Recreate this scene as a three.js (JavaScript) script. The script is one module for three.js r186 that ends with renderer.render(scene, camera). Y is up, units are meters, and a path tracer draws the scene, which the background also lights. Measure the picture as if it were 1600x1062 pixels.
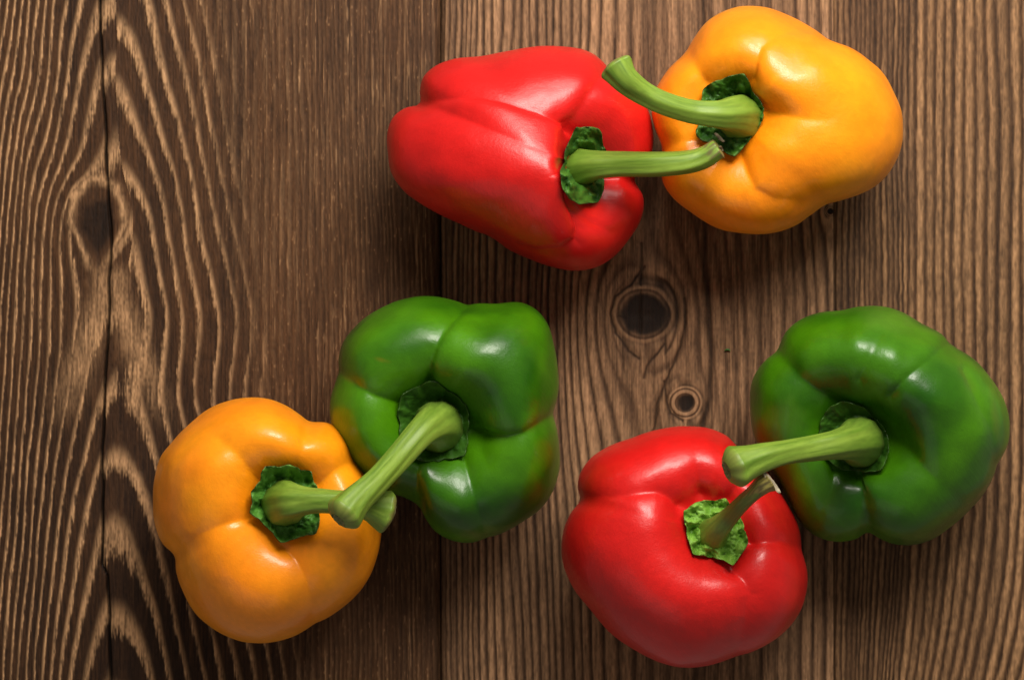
import * as THREE from 'three';
import { RectAreaLightUniformsLib } from 'three/addons/lights/RectAreaLightUniformsLib.js';
import { mergeGeometries } from 'three/addons/utils/BufferGeometryUtils.js';

// ------------------------------------------------------------------ camera, light, exposure
const W = 1600, H = 1062;              // the photograph's sheet; one sheet unit on the table is U metres
const U = 0.00025, CAM = 0.95;
const scene = new THREE.Scene();
scene.background = new THREE.Color().setRGB(0.088, 0.078, 0.068);
const camera = new THREE.PerspectiveCamera(2 * Math.atan(H * U / 2 / CAM) * 180 / Math.PI, W / H, 0.05, 20);
camera.position.set(0, CAM, 0);
camera.up.set(0, 0, -1);
camera.lookAt(0, 0, 0);
camera.updateMatrixWorld();
const renderer = new THREE.WebGLRenderer({ antialias: true });
renderer.toneMapping = THREE.LinearToneMapping;
renderer.toneMappingExposure = 2.0;
renderer.shadowMap.enabled = true;
RectAreaLightUniformsLib.init();

const LIGHTS = {
  key: { dir: [0.26, 0.98, -0.76], dist: 0.73, w: 0.155, h: 0.27, gap: 0.03, power: 11.2, color: [1, 0.94, 0.86] },
  fill: { at: [0.30, 0.95, -1.10], w: 1.2, h: 0.9, power: 1.9, color: [1, 0.93, 0.84] },
  side: { at: [-0.42, 0.62, 0.95], w: 1.0, h: 0.7, power: 0.15, color: [1, 0.92, 0.82] },
};

// ------------------------------------------------------------------ small tools
const bell = u => Math.exp(-u * u);
const clamp = (x, a = 0, b = 1) => Math.min(b, Math.max(a, x));
const mix = (a, b, t) => a + (b - a) * t;
const sstep = (a, b, x) => { const t = clamp((x - a) / (b - a)); return t * t * (3 - 2 * t); };
const hash = (x, y, z) => { let h = Math.imul(x, 374761393) ^ Math.imul(y, 668265263) ^ Math.imul(z, 2147483647 ^ 1274126177); h = Math.imul(h ^ (h >>> 13), 1274126177); h ^= h >>> 16; return (h >>> 0) / 4294967295; };
function noise(x, y, z = 0) {          // value noise, -1..1
  const xi = Math.floor(x), yi = Math.floor(y), zi = Math.floor(z);
  let fx = x - xi, fy = y - yi, fz = z - zi;
  fx = fx * fx * (3 - 2 * fx); fy = fy * fy * (3 - 2 * fy); fz = fz * fz * (3 - 2 * fz);
  const a = mix(mix(hash(xi, yi, zi), hash(xi + 1, yi, zi), fx), mix(hash(xi, yi + 1, zi), hash(xi + 1, yi + 1, zi), fx), fy);
  if (z === 0) return a * 2 - 1;
  const b = mix(mix(hash(xi, yi, zi + 1), hash(xi + 1, yi, zi + 1), fx), mix(hash(xi, yi + 1, zi + 1), hash(xi + 1, yi + 1, zi + 1), fx), fy);
  return mix(a, b, fz) * 2 - 1;
}
const fbm = (x, y, z = 0) => noise(x, y, z) * 0.6 + noise(x * 2.1 + 7, y * 2.1 + 3, z * 2.1) * 0.28 + noise(x * 4.3 + 1, y * 4.3 + 9, z * 4.3) * 0.12;
const V = (px, py, h) => new THREE.Vector3((px - W / 2) * U * (1 - h / CAM), h, (py - H / 2) * U * (1 - h / CAM));
function lin(keys, x) {                // piecewise linear table [[x, y], ...]
  if (x <= keys[0][0]) return keys[0][1];
  for (let i = 1; i < keys.length; i++) if (x <= keys[i][0]) return mix(keys[i - 1][1], keys[i][1], (x - keys[i - 1][0]) / (keys[i][0] - keys[i - 1][0]));
  return keys[keys.length - 1][1];
}
function tag(o, label, category, group) { o.userData = { label, category }; if (group) o.userData.group = group; return o; }
function shadows(o) { o.traverse(m => { if (m.isMesh) { m.castShadow = true; m.receiveShadow = true; } }); return o; }
function meshOf(name, pos, idx, mat, { col, uv } = {}) {
  const g = new THREE.BufferGeometry();
  g.setAttribute('position', new THREE.BufferAttribute(new Float32Array(pos), 3));
  if (col) g.setAttribute('color', new THREE.BufferAttribute(new Float32Array(col), 3));
  if (uv) g.setAttribute('uv', new THREE.BufferAttribute(new Float32Array(uv), 2));
  g.setIndex(idx); g.computeVertexNormals();
  const m = new THREE.Mesh(g, mat); m.name = name; return m;
}

// ------------------------------------------------------------------ the window that lights the table, an added unseen fill past the top edge, and the pale fill beyond the near corner
function quadPanel(name, w, h, mat) { const m = new THREE.Mesh(new THREE.BoxGeometry(w, h, 0.004), mat); m.name = name; return m; }
{
  const k = LIGHTS.key, d = new THREE.Vector3(...k.dir).normalize();
  const win = new THREE.Group(); win.name = 'window';
  win.position.copy(d.clone().multiplyScalar(k.dist));
  win.lookAt(0, 0.03, 0);
  tag(win, 'white framed two pane window beyond the top right of the table', 'window');
  const white = new THREE.MeshStandardMaterial({ color: 0xd8d4cc, roughness: 0.6 });
  const glow = new THREE.MeshStandardMaterial({ color: 0x202020, emissive: new THREE.Color(1, 0.96, 0.9), emissiveIntensity: 1.0, roughness: 0.5 });
  const bars = [];
  const bar = (w, h, x, y) => { const g = new THREE.BoxGeometry(w, h, 0.03); g.translate(x, y, -0.02); bars.push(g); };
  const fw = k.w * 2 + k.gap, ft = 0.025;
  bar(fw + 2 * ft, ft, 0, k.h / 2 + ft / 2); bar(fw + 2 * ft, ft, 0, -k.h / 2 - ft / 2);
  bar(ft, k.h, fw / 2 + ft / 2, 0); bar(ft, k.h, -fw / 2 - ft / 2, 0); bar(k.gap, k.h, 0, 0);
  const frame = new THREE.Mesh(mergeGeometries(bars), white); frame.name = 'window_frame'; win.add(frame);
  scene.add(win); win.updateMatrixWorld(true);
  for (const s of [-1, 1]) {
    const p = quadPanel('window_pane', k.w, k.h, glow); p.position.set(s * (k.w + k.gap) / 2, 0, -0.012); win.add(p);
    const l = new THREE.RectAreaLight(new THREE.Color().setRGB(...k.color), k.power, k.w, k.h);
    l.name = 'window_light'; l.position.copy(win.localToWorld(new THREE.Vector3(s * (k.w + k.gap) / 2, 0, 0.004)));
    l.quaternion.copy(win.quaternion); l.rotateY(Math.PI);
    scene.add(l);
  }
  const unseen_softbox = (f, label) => {
  const box = new THREE.Group(); box.name = 'unseen_softbox';
    box.position.set(...f.at); box.lookAt(0, 0, 0);
    tag(box, label, 'lamp');
    const dif = quadPanel('diffuser', f.w, f.h, new THREE.MeshStandardMaterial({ color: 0x404040, emissive: new THREE.Color(1, 0.96, 0.9), emissiveIntensity: f.power * 0.5, roughness: 0.8 }));
    dif.position.z = -0.004; box.add(dif);
    const hs = new THREE.Mesh(new THREE.CylinderGeometry(f.w * 0.72, 0.08, 0.25, 4, 1, true, Math.PI / 4), new THREE.MeshStandardMaterial({ color: 0x101010, roughness: 0.8 }));
    hs.name = 'housing'; hs.scale.z = f.h / f.w; hs.rotation.x = Math.PI / 2; hs.position.z = -0.135; box.add(hs);
    scene.add(box); box.updateMatrixWorld(true);
    const l = new THREE.RectAreaLight(new THREE.Color().setRGB(...f.color), f.power, f.w, f.h);
    l.name = 'unseen_softbox_light'; l.position.copy(box.localToWorld(new THREE.Vector3(0, 0, 0.004))); l.quaternion.copy(box.quaternion); l.rotateY(Math.PI);
    scene.add(l);
  };
  unseen_softbox(LIGHTS.fill, 'added unseen fill panel, large and dim white, beyond the top edge of the table');  // panel added out of view for soft fill light
  unseen_softbox(LIGHTS.side, 'faint wide white fill lamp low beyond the lower left corner of the table');
}

// ------------------------------------------------------------------ the table: three brushed, stained planks
// each plank is a function of sheet coordinates: { r: ridge 0..1 (pale, proud), tone: how pale the wood is, dark: stain, with groove shade painted along the plank seam, h: extra height in mm, f: fine fibre -1..1 }
const pulse = (p, w, soft) => { const f = p - Math.floor(p); return sstep(0, soft, f) * (1 - sstep(w, w + soft * 1.6, f)); };
function phaseTable(x0, spans) {       // spans [[x, spacing], ...] -> cumulative ring count, sampled per unit
  const n = 1100, t = new Float32Array(n); let acc = 0;
  for (let i = 0; i < n; i++) { t[i] = acc; acc += 1 / (lin(spans, x0 + i) * (1 + 0.36 * noise((x0 + i) / 19, 3.3) + 0.2 * noise((x0 + i) / 57, 8.3))); }
  return x => { const u = clamp(x - x0, 0, n - 1.001), i = Math.floor(u); return mix(t[i], t[i + 1], u - i); };
}
const crackX = y => lin([[-150, 152], [0, 155], [120, 158], [250, 166], [380, 172], [560, 166], [700, 159], [880, 159], [900, 168], [1062, 172], [1250, 174]], y) + noise(3.1, y / 40) * 1.6;
const phA = phaseTable(300, [[300, 22], [380, 15], [460, 9], [700, 8]]);
const grain = (x, y) => noise(x / 1.9, y / 5.5) * 0.5 + noise(x / 2.6, y / 17 + 90) * 0.5;   // short fibres
function plankA(x, y) {
  const fine = noise(x / 1.6, y / 34) * 0.6 + noise(x / 3.7, y / 90 + 40) * 0.4;
  const fib = grain(x, y);
  const xc = crackX(y), right = x > xc;
  const kx = 156, ky = 345, kdx = x - kx, kdy = (y - ky) / (y < ky ? 1.35 : 1.7);
  const warp = 50 * 50 * kdx / Math.max(kdx * kdx + kdy * kdy, 1500);
  const xx = x - warp * (kdx < 0 ? 1 : 0.55) + fbm(x / 90, y / 260) * 7 + noise(x / 14, y / 60) * 1.2;
  const d = xx - 178;
  const lat = d < 0 ? Math.sqrt(d * d + 700) / mix(23, 15.5, sstep(20, 190, -d)) : Math.sqrt(d * d + mix(1500, 5200, sstep(470, 640, y))) / mix(26, 23, sstep(470, 640, y));
  let p = lat - y / 121 + (right ? 0.22 : 0) + 0.80 + 0.16 * noise(x / 60, y / 130 + 5);
  p += fine * 0.08 + fib * 0.06;
  const ray = sstep(300, 430, x - (y - 400) * 0.13);
  const vr = 0.7 + 0.3 * noise(Math.floor(p) * 7.7, 2.2);
  const wv = 0.17 + 0.08 * noise(x / 50, y / 120 + 9) + 0.10 * sstep(-110, -10, d) * (1 - sstep(40, 110, d)) + 0.1 * vr * sstep(-40, -150, d);
  const e = Math.hypot((kdx + 4) * (1 + 0.55 * sstep(0, 50, y - ky)), kdy * 0.86) / 36 * (1 + 0.07 * noise(x / 16, y / 16));
  let r1 = pulse(p, wv, 0.2) * (0.85 + 0.35 * fine + 0.45 * fib) * mix(0.75, 1, vr);
  r1 *= sstep(1.05, 1.5, e);
  const tail = bell((Math.abs(x - 172) - Math.max(0, y - 455) * 0.34 - 10) / (17 + 0.04 * Math.max(0, y - 430))) * sstep(400, 440, y) * (1 - sstep(560, 690, y)) * (0.75 + 0.3 * fine + 0.3 * fib);
  r1 = Math.max(r1, tail * 0.9, bell((e - 1.18) / 0.17) * (0.85 + 0.4 * fib) * (1 - sstep(395, 440, y)));
  const r2 = (pulse(phA(xx + (y - 500) * -0.01) + fine * 0.25, 0.42, 0.25) * 0.2 + 0.12 * sstep(0.25, 0.8, fine)) * (0.7 + 0.5 * noise(x / 9, y / 70)) + 0.5 * sstep(0.5, 0.9, noise(x / 3.2, y / 130 + 2)) * sstep(-0.3, 0.5, noise(x / 3, y / 22)) + 0.28 * sstep(0.45, 0.9, fib);
  let r = mix(r1, r2, ray);
  const kn = (1 - sstep(0.5, 0.9, e)) * sstep(0.1, 0.6, kdy / 36 + 0.95 + 0.2 * noise(x / 12, y / 20));
  r *= 1 - kn;
  const cr = bell((x - xc) / 1.7);
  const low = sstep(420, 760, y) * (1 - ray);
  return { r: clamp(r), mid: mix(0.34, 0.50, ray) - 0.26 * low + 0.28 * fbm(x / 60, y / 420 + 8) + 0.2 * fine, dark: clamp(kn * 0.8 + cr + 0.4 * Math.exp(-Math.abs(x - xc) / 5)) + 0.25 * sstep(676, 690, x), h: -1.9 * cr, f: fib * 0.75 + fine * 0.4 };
}
const phB = phaseTable(560, [[560, 12], [688, 10], [750, 9], [800, 12], [880, 14], [940, 18], [985, 26], [1110, 24], [1190, 20], [1240, 16], [1310, 17]]);
const KN = [[1006, 490, 47, 1.45, 2.0], [1071, 629, 27, 1.6, 1.5], [1299, 330, 9, 1.5, 1.5]];
const VEINS = [[[1070, 466], [1072, 505], [1064, 540], [1052, 571], [1039, 600], [1028, 632], [1025, 658], [1010, 720]], [[1039, 537], [1025, 555], [1012, 571], [1007, 590]], [[1007, 416], [986, 445], [962, 463], [954, 490], [962, 519], [983, 548], [999, 560]], [[1039, 595], [1041, 624], [1049, 645], [1068, 657]], [[1003, 380], [1002, 445]]];
function vein(x, y) {                  // dark open grain lines round the knots
  if (x < 940 || x > 1085 || y < 370 || y > 730) return 0;
  let b = 1e9; const X = x + noise(x / 7, y / 9) * 1.2;
  for (const P of VEINS) for (let q = 0; q + 1 < P.length; q++) { const [ax, ay] = P[q], dx = P[q + 1][0] - ax, dy = P[q + 1][1] - ay, t = clamp(((X - ax) * dx + (y - ay) * dy) / (dx * dx + dy * dy)); b = Math.min(b, Math.hypot(X - ax - dx * t, y - ay - dy * t)); }
  return bell(b / 2.1);
}
function plankB(x, y) {
  let s = x, ins = 0, ring = 0, kd = 0, kh = 0;
  for (const [kx, ky, a, ku, kl] of KN) {
    const dx = x - kx, dy = (y - ky) / (y < ky ? ku : kl), rr = dx * dx + dy * dy, A = a * 1.32;
    s -= A * A * dx / Math.max(rr, A * A * 0.55);
    const e = Math.hypot(dx, (y - ky) * 1.08) * (1 + 0.035 * noise(dx / 14 + kx, dy / 14)) / a, m = 1 - sstep(0.98, 1.16, e);
    if (m > 0) {
      ins = Math.max(ins, m);
      ring += m * (pulse(e * 3.2 + 0.2, 0.6, 0.2) * (a < 40 ? 0.8 : 0.55) * sstep(a < 40 ? 0.45 : 0.62, a < 40 ? 0.65 : 0.85, e));
      kd += 1.25 * m * (1 - sstep(a < 40 ? 0.36 : 0.6, a < 40 ? 0.6 : 0.95, e + 0.12 * noise(dx / 12, dy / 12 + kx)));
      kh -= m * 0.35 * (1 - e * 0.7);
    }
    const c = Math.exp(-(((e - 1.08) / 0.09) ** 2)); kd += 0.55 * c * sstep(-0.2, 0.7, (dx - dy) / (Math.hypot(dx, dy) + 1)); kh -= 0.3 * c;
    if (a > 40 && m > 0) { const ck = bell((dx + 5 + noise(y / 9, 4) * 1.5) / 1.6) * sstep(38, 20, Math.abs(dy * 1.4 + 8)) + bell((y - ky - 3 - noise(x / 8, 2) * 2) / 1.5) * sstep(40, 22, Math.abs(dx + 12)) * 0.6; kd += ck * 0.6; kh -= ck * 0.7; }
    if (a > 40) { const cs = bell((Math.hypot(dx, (y - ky)) - 56) / 7) * sstep(0.15, 0.75, (dx * 0.75 - (y - ky) * 0.66) / (Math.hypot(dx, y - ky) + 1)); kd += cs * 0.9; kh -= cs * 0.9; }
  }
  const fine = noise(x / 1.6, y / 38 + 70) * 0.6 + noise(x / 3.9, y / 110 + 10) * 0.4;
  const fib = grain(x, y + 3000);
  s += noise(x / 40, y / 170) * 2.6 + noise(x / 9, y / 45) * 0.7 + Math.max(0, 700 - Math.abs(y - 700)) * 0 + (y - 531) * -0.006;
  const p = phB(s);
  const id = Math.floor(p), v = hash(id, 5, 1);
  const smooth = sstep(975, 1010, s) * (1 - sstep(1195, 1240, s));
  const wv = mix(0.58, 0.72, v);
  const sh = p - id;
  let r = pulse(p + fine * 0.06, wv - 0.06, 0.3) * mix(0.55, 1.0, hash(id, 9, 2));
  r *= mix(0.86 + 0.2 * noise(x / 3, y / 11) + 0.15 * fine, 0.7 + 0.3 * fine + 0.12 * fib, smooth);
  r = mix(r, clamp(0.34 + 0.3 * fine), sstep(0, 1, smooth) * (0.25 + 0.4 * hash(id, 3, 8)));
  if (s < 750) r *= mix(0.55, 1, sstep(690, 760, s));
  const gr = bell((x - lin([[0, 1100], [440, 1103], [500, 1107], [570, 1112], [620, 1111], [660, 1097], [900, 1088], [1100, 1085]], y) - noise(8, y / 50) * 2) / 5) * 0.75 + Math.exp(-(((x - 1022 - 0.012 * (y - 100)) / 4) ** 2)) * 0.5 * (1 - sstep(280, 360, y)) + Math.exp(-(((x - 1148 - 0.01 * y) / 2.5) ** 2)) * 0.4 + Math.exp(-(((x - 1190) / 3) ** 2)) * 0.5 + vein(x, y) * 0.8;
  r = mix(r, ring, ins) * (1 - clamp(gr));
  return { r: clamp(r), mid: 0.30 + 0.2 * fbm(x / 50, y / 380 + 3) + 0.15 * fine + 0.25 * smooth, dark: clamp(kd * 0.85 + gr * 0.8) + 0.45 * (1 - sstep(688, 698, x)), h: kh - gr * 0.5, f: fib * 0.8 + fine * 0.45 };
}
const phC = phaseTable(1290, [[1290, 10], [1310, 9], [1420, 9], [1440, 14], [1500, 16], [1560, 19], [1720, 18]]);
function plankC(x, y) {
  const fine = noise(x / 1.6, y / 30 + 170) * 0.6 + noise(x / 4.1, y / 100 + 210) * 0.4;
  const fib = grain(x, y + 6000);
  const lo = Math.max(0, y - 720);
  const s = x + lo * lo * 0.00035 * sstep(1290, 1500, x) + noise(x / 60, y / 210 + 7) * 4 + noise(x / 7, y / 16) * 0.9 + noise(x / 11, y / 60) * 0.8;
  const p = phC(s), id = Math.floor(p);
  const flat = 1 - sstep(1415, 1445, s);
  let r = pulse(p + fine * 0.06, mix(0.40, 0.58, hash(id, 4, 4)), 0.3) * mix(0.55, 1, hash(id, 7, 7)) * (0.86 + 0.24 * noise(x / 4, y / 9) + 0.12 * fine);
  r *= mix(1, 0.55 + 0.3 * noise(x / 14, y / 160 + 5), flat);
  const line = Math.exp(-(((x - 1304 - noise(2, y / 70)) / 2.2) ** 2)) * 0.7;
  return { r: clamp(r), mid: 0.30 + 0.22 * fbm(x / 40, y / 330 + 23) + 0.15 * fine, dark: clamp(line), h: -line * 0.6, f: fib * 0.8 + fine * 0.4 };
}
const WOOD = {
  A: { deep: [0.022, 0.0098, 0.0045], mid: [0.088, 0.0375, 0.0138], pale: [0.37, 0.207, 0.099], relief: 0.3 },
  B: { deep: [0.027, 0.0132, 0.007], mid: [0.104, 0.052, 0.0245], pale: [0.34, 0.187, 0.094], relief: 0.45 },
  C: { deep: [0.027, 0.0132, 0.0068], mid: [0.104, 0.0505, 0.0215], pale: [0.36, 0.195, 0.090], relief: 0.45 },
};
function plank(fn, x0, x1, pal, edges, parent) {
  const y0 = -90, y1 = H + 90, tw = Math.round(x1 - x0), th = y1 - y0;
  const data = new Uint8Array(tw * th * 4), bump = new Uint8Array(tw * th * 4);
  const enc = v => Math.round(255 * (v <= 0.0031308 ? 12.92 * v : 1.055 * Math.pow(v, 1 / 2.4) - 0.055));
  for (let j = 0; j < th; j++) for (let i = 0; i < tw; i++) {
    const s = fn(x0 + i + 0.5, y0 + j + 0.5), o = (j * tw + i) * 4;
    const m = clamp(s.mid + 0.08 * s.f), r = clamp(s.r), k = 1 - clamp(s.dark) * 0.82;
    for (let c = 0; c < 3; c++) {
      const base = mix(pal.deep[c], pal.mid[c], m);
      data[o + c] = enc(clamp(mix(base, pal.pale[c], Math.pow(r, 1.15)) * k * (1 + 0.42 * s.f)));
    }
    data[o + 3] = 255;
    const b = Math.round(255 * clamp(0.5 + 0.3 * s.f + 0.2 * (r - 0.5))); bump[o] = bump[o + 1] = bump[o + 2] = b; bump[o + 3] = 255;
  }
  const tex = new THREE.DataTexture(data, tw, th); tex.colorSpace = THREE.SRGBColorSpace; tex.magFilter = THREE.LinearFilter; tex.minFilter = THREE.LinearFilter; tex.needsUpdate = true;
  const bt = new THREE.DataTexture(bump, tw, th); bt.magFilter = THREE.LinearFilter; bt.minFilter = THREE.LinearFilter; bt.needsUpdate = true;
  const nx = Math.round((x1 - x0) / 1.3), ny = Math.round((y1 - y0) / 5.2);
  const pos = [], uv = [], idx = [];
  for (let j = 0; j <= ny; j++) for (let i = 0; i <= nx; i++) {
    const x = x0 + (x1 - x0) * i / nx, y = y0 + (y1 - y0) * j / ny, s = fn(x, y);
    let h = (s.r - 1) * pal.relief + s.h;
    if (edges[0]) h -= edges[0] * Math.exp(-(x - x0) / 5);
    if (edges[1]) h -= edges[1] * Math.exp(-(x1 - x) / 5);
    const p = V(x, y, 0); pos.push(p.x, h * 0.001 - 0.0001, p.z); uv.push(i / nx, j / ny);
  }
  const at = (i, j) => j * (nx + 1) + i;
  for (let j = 0; j < ny; j++) for (let i = 0; i < nx; i++) idx.push(at(i, j), at(i, j + 1), at(i + 1, j), at(i + 1, j), at(i, j + 1), at(i + 1, j + 1));
  const rim = [];                       // the plank's sides, 20 mm down
  for (let i = 0; i <= nx; i++) rim.push(at(i, 0));
  for (let j = 1; j <= ny; j++) rim.push(at(nx, j));
  for (let i = nx - 1; i >= 0; i--) rim.push(at(i, ny));
  for (let j = ny - 1; j > 0; j--) rim.push(at(0, j));
  const b0 = pos.length / 3, n = rim.length;
  for (const k of rim) { pos.push(pos[k * 3], pos[k * 3 + 1], pos[k * 3 + 2]); uv.push(uv[k * 2], uv[k * 2 + 1]); }
  for (const k of rim) { pos.push(pos[k * 3], -0.02, pos[k * 3 + 2]); uv.push(uv[k * 2], uv[k * 2 + 1]); }
  for (let k = 0; k < n; k++) { const q = (k + 1) % n; idx.push(b0 + k, b0 + q, b0 + n + k, b0 + q, b0 + n + q, b0 + n + k); }
  const m = meshOf('plank', pos, idx, new THREE.MeshPhysicalMaterial({ map: tex, bumpMap: bt, bumpScale: 0.0004, roughness: 0.68, specularIntensity: 0.32 }), { uv });
  parent.add(m); return m;
}
{
  const t = new THREE.Group(); t.name = 'table_top'; t.userData = { kind: 'structure', label: 'brushed dark brown wooden table top of vertical planks with knots' };
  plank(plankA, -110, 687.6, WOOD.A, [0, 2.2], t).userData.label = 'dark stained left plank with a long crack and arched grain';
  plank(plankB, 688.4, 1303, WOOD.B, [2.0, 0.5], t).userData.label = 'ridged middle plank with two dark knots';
  plank(plankC, 1303.4, 1710, WOOD.C, [0.4, 0], t).userData.label = 'right plank with straight ridges';
  scene.add(shadows(t));
}

// ------------------------------------------------------------------ peppers
// outline, calyx, grooves and stem are measured on the sheet: T maps a list from the close-up it was read in
const T = (o, list) => list.map(([x, y, ...r]) => [o[0] + x * o[2], o[1] + y * o[2], ...r]);
const TAU = Math.PI * 2;
function periodic(keys, smoothIt) {    // keys [[angle, v...]] -> function(angle) -> [v...], Catmull-Rom (or straight) round the circle
  const k = keys.map(a => [((a[0] % TAU) + TAU) % TAU, ...a.slice(1)]).sort((a, b) => a[0] - b[0]), n = k.length;
  return ang => {
    const a = ((ang % TAU) + TAU) % TAU;
    let i = n - 1; while (i > 0 && k[i][0] > a) i--; if (k[i][0] > a) i = n - 1;
    const g = q => k[((i + q) % n + n) % n];
    const span = (u, v) => { let d = v[0] - u[0]; if (d <= 0) d += TAU; return d; };
    const d1 = span(g(0), g(1)); let t = a - g(0)[0]; if (t < 0) t += TAU; t /= d1;
    const d0 = span(g(-1), g(0)), d2 = span(g(1), g(2));
    return g(0).slice(1).map((_, c) => {
      const p0 = g(-1)[c + 1], p1 = g(0)[c + 1], p2 = g(1)[c + 1], p3 = g(2)[c + 1];
      if (!smoothIt) return mix(p1, p2, t);
      const m1 = ((p2 - p1) / d1 * d0 + (p1 - p0) / d0 * d1) / (d0 + d1) * d1, m2 = ((p3 - p2) / d2 * d1 + (p2 - p1) / d1 * d2) / (d1 + d2) * d1;
      const t2 = t * t, t3 = t2 * t;
      return (2 * t3 - 3 * t2 + 1) * p1 + (t3 - 2 * t2 + t) * m1 + (-2 * t3 + 3 * t2) * p2 + (t3 - t2) * m2;
    });
  };
}
const skinBump = (() => {
  const n = 512, d = new Uint8Array(n * n * 4);
  for (let j = 0; j < n; j++) for (let i = 0; i < n; i++) { const v = 0.5 + 0.22 * fbm(i / 9, j / 9) + 0.14 * noise(i / 2.2, j / 2.2) + 0.2 * fbm(i / 34, j / 34); const o = (j * n + i) * 4; d[o] = d[o + 1] = d[o + 2] = Math.round(255 * clamp(v)); d[o + 3] = 255; }
  const t = new THREE.DataTexture(d, n, n); t.wrapS = t.wrapT = THREE.MirroredRepeatWrapping; t.magFilter = THREE.LinearFilter; t.minFilter = THREE.LinearFilter; t.needsUpdate = true; return t;
})();
const skinMap = (() => {               // mottling and fine pale pores of the skin
  const n = 768, d = new Uint8Array(n * n * 4);
  const spot = new Float32Array(n * n);
  for (let k = 0; k < 520; k++) {
    const x = hash(k, 1, 9) * n, y = hash(k, 2, 9) * n, r = 0.8 + 1.6 * hash(k, 3, 9) ** 3, a = 0.35 + 0.65 * hash(k, 4, 9);
    for (let j = -4; j <= 4; j++) for (let i = -4; i <= 4; i++) { const u = Math.round(x) + i, w = Math.round(y) + j; if (u < 0 || w < 0 || u >= n || w >= n) continue; spot[w * n + u] = Math.max(spot[w * n + u], a * sstep(r + 0.6, r - 0.6, Math.hypot(u - x, w - y))); }
  }
  for (let j = 0; j < n; j++) for (let i = 0; i < n; i++) {
    const v = 0.80 + 0.02 * fbm(i / 26, j / 26) + 0.015 * noise(i / 6, j / 6) + 0.015 * noise(i / 2, j / 2), s = spot[j * n + i], o = (j * n + i) * 4;
    d[o] = Math.round(255 * clamp(mix(v, 1, s))); d[o + 1] = d[o]; d[o + 2] = d[o]; d[o + 3] = 255;
  }
  const t = new THREE.DataTexture(d, n, n); t.wrapS = t.wrapT = THREE.MirroredRepeatWrapping; t.magFilter = THREE.LinearFilter; t.minFilter = THREE.LinearFilter; t.needsUpdate = true; return t;
})();
const skin = (rough, coat) => new THREE.MeshPhysicalMaterial({ vertexColors: true, map: skinMap, roughness: rough, bumpMap: skinBump, bumpScale: 0.00012, clearcoat: 0.22, clearcoatRoughness: coat, specularIntensity: 0.7 });
const MAT = {
  red: skin(0.38, 0.18), orange: skin(0.36, 0.14), green: skin(0.36, 0.15),
  calyx: new THREE.MeshPhysicalMaterial({ vertexColors: true, roughness: 0.5, specularIntensity: 0.6, side: THREE.DoubleSide }),
  stem: new THREE.MeshPhysicalMaterial({ vertexColors: true, roughness: 0.5 }),
  cut: new THREE.MeshStandardMaterial({ vertexColors: true, roughness: 0.85, side: THREE.DoubleSide }),
};
const NT = 384, NI = 34, NO = 60, NB = 34;

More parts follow.
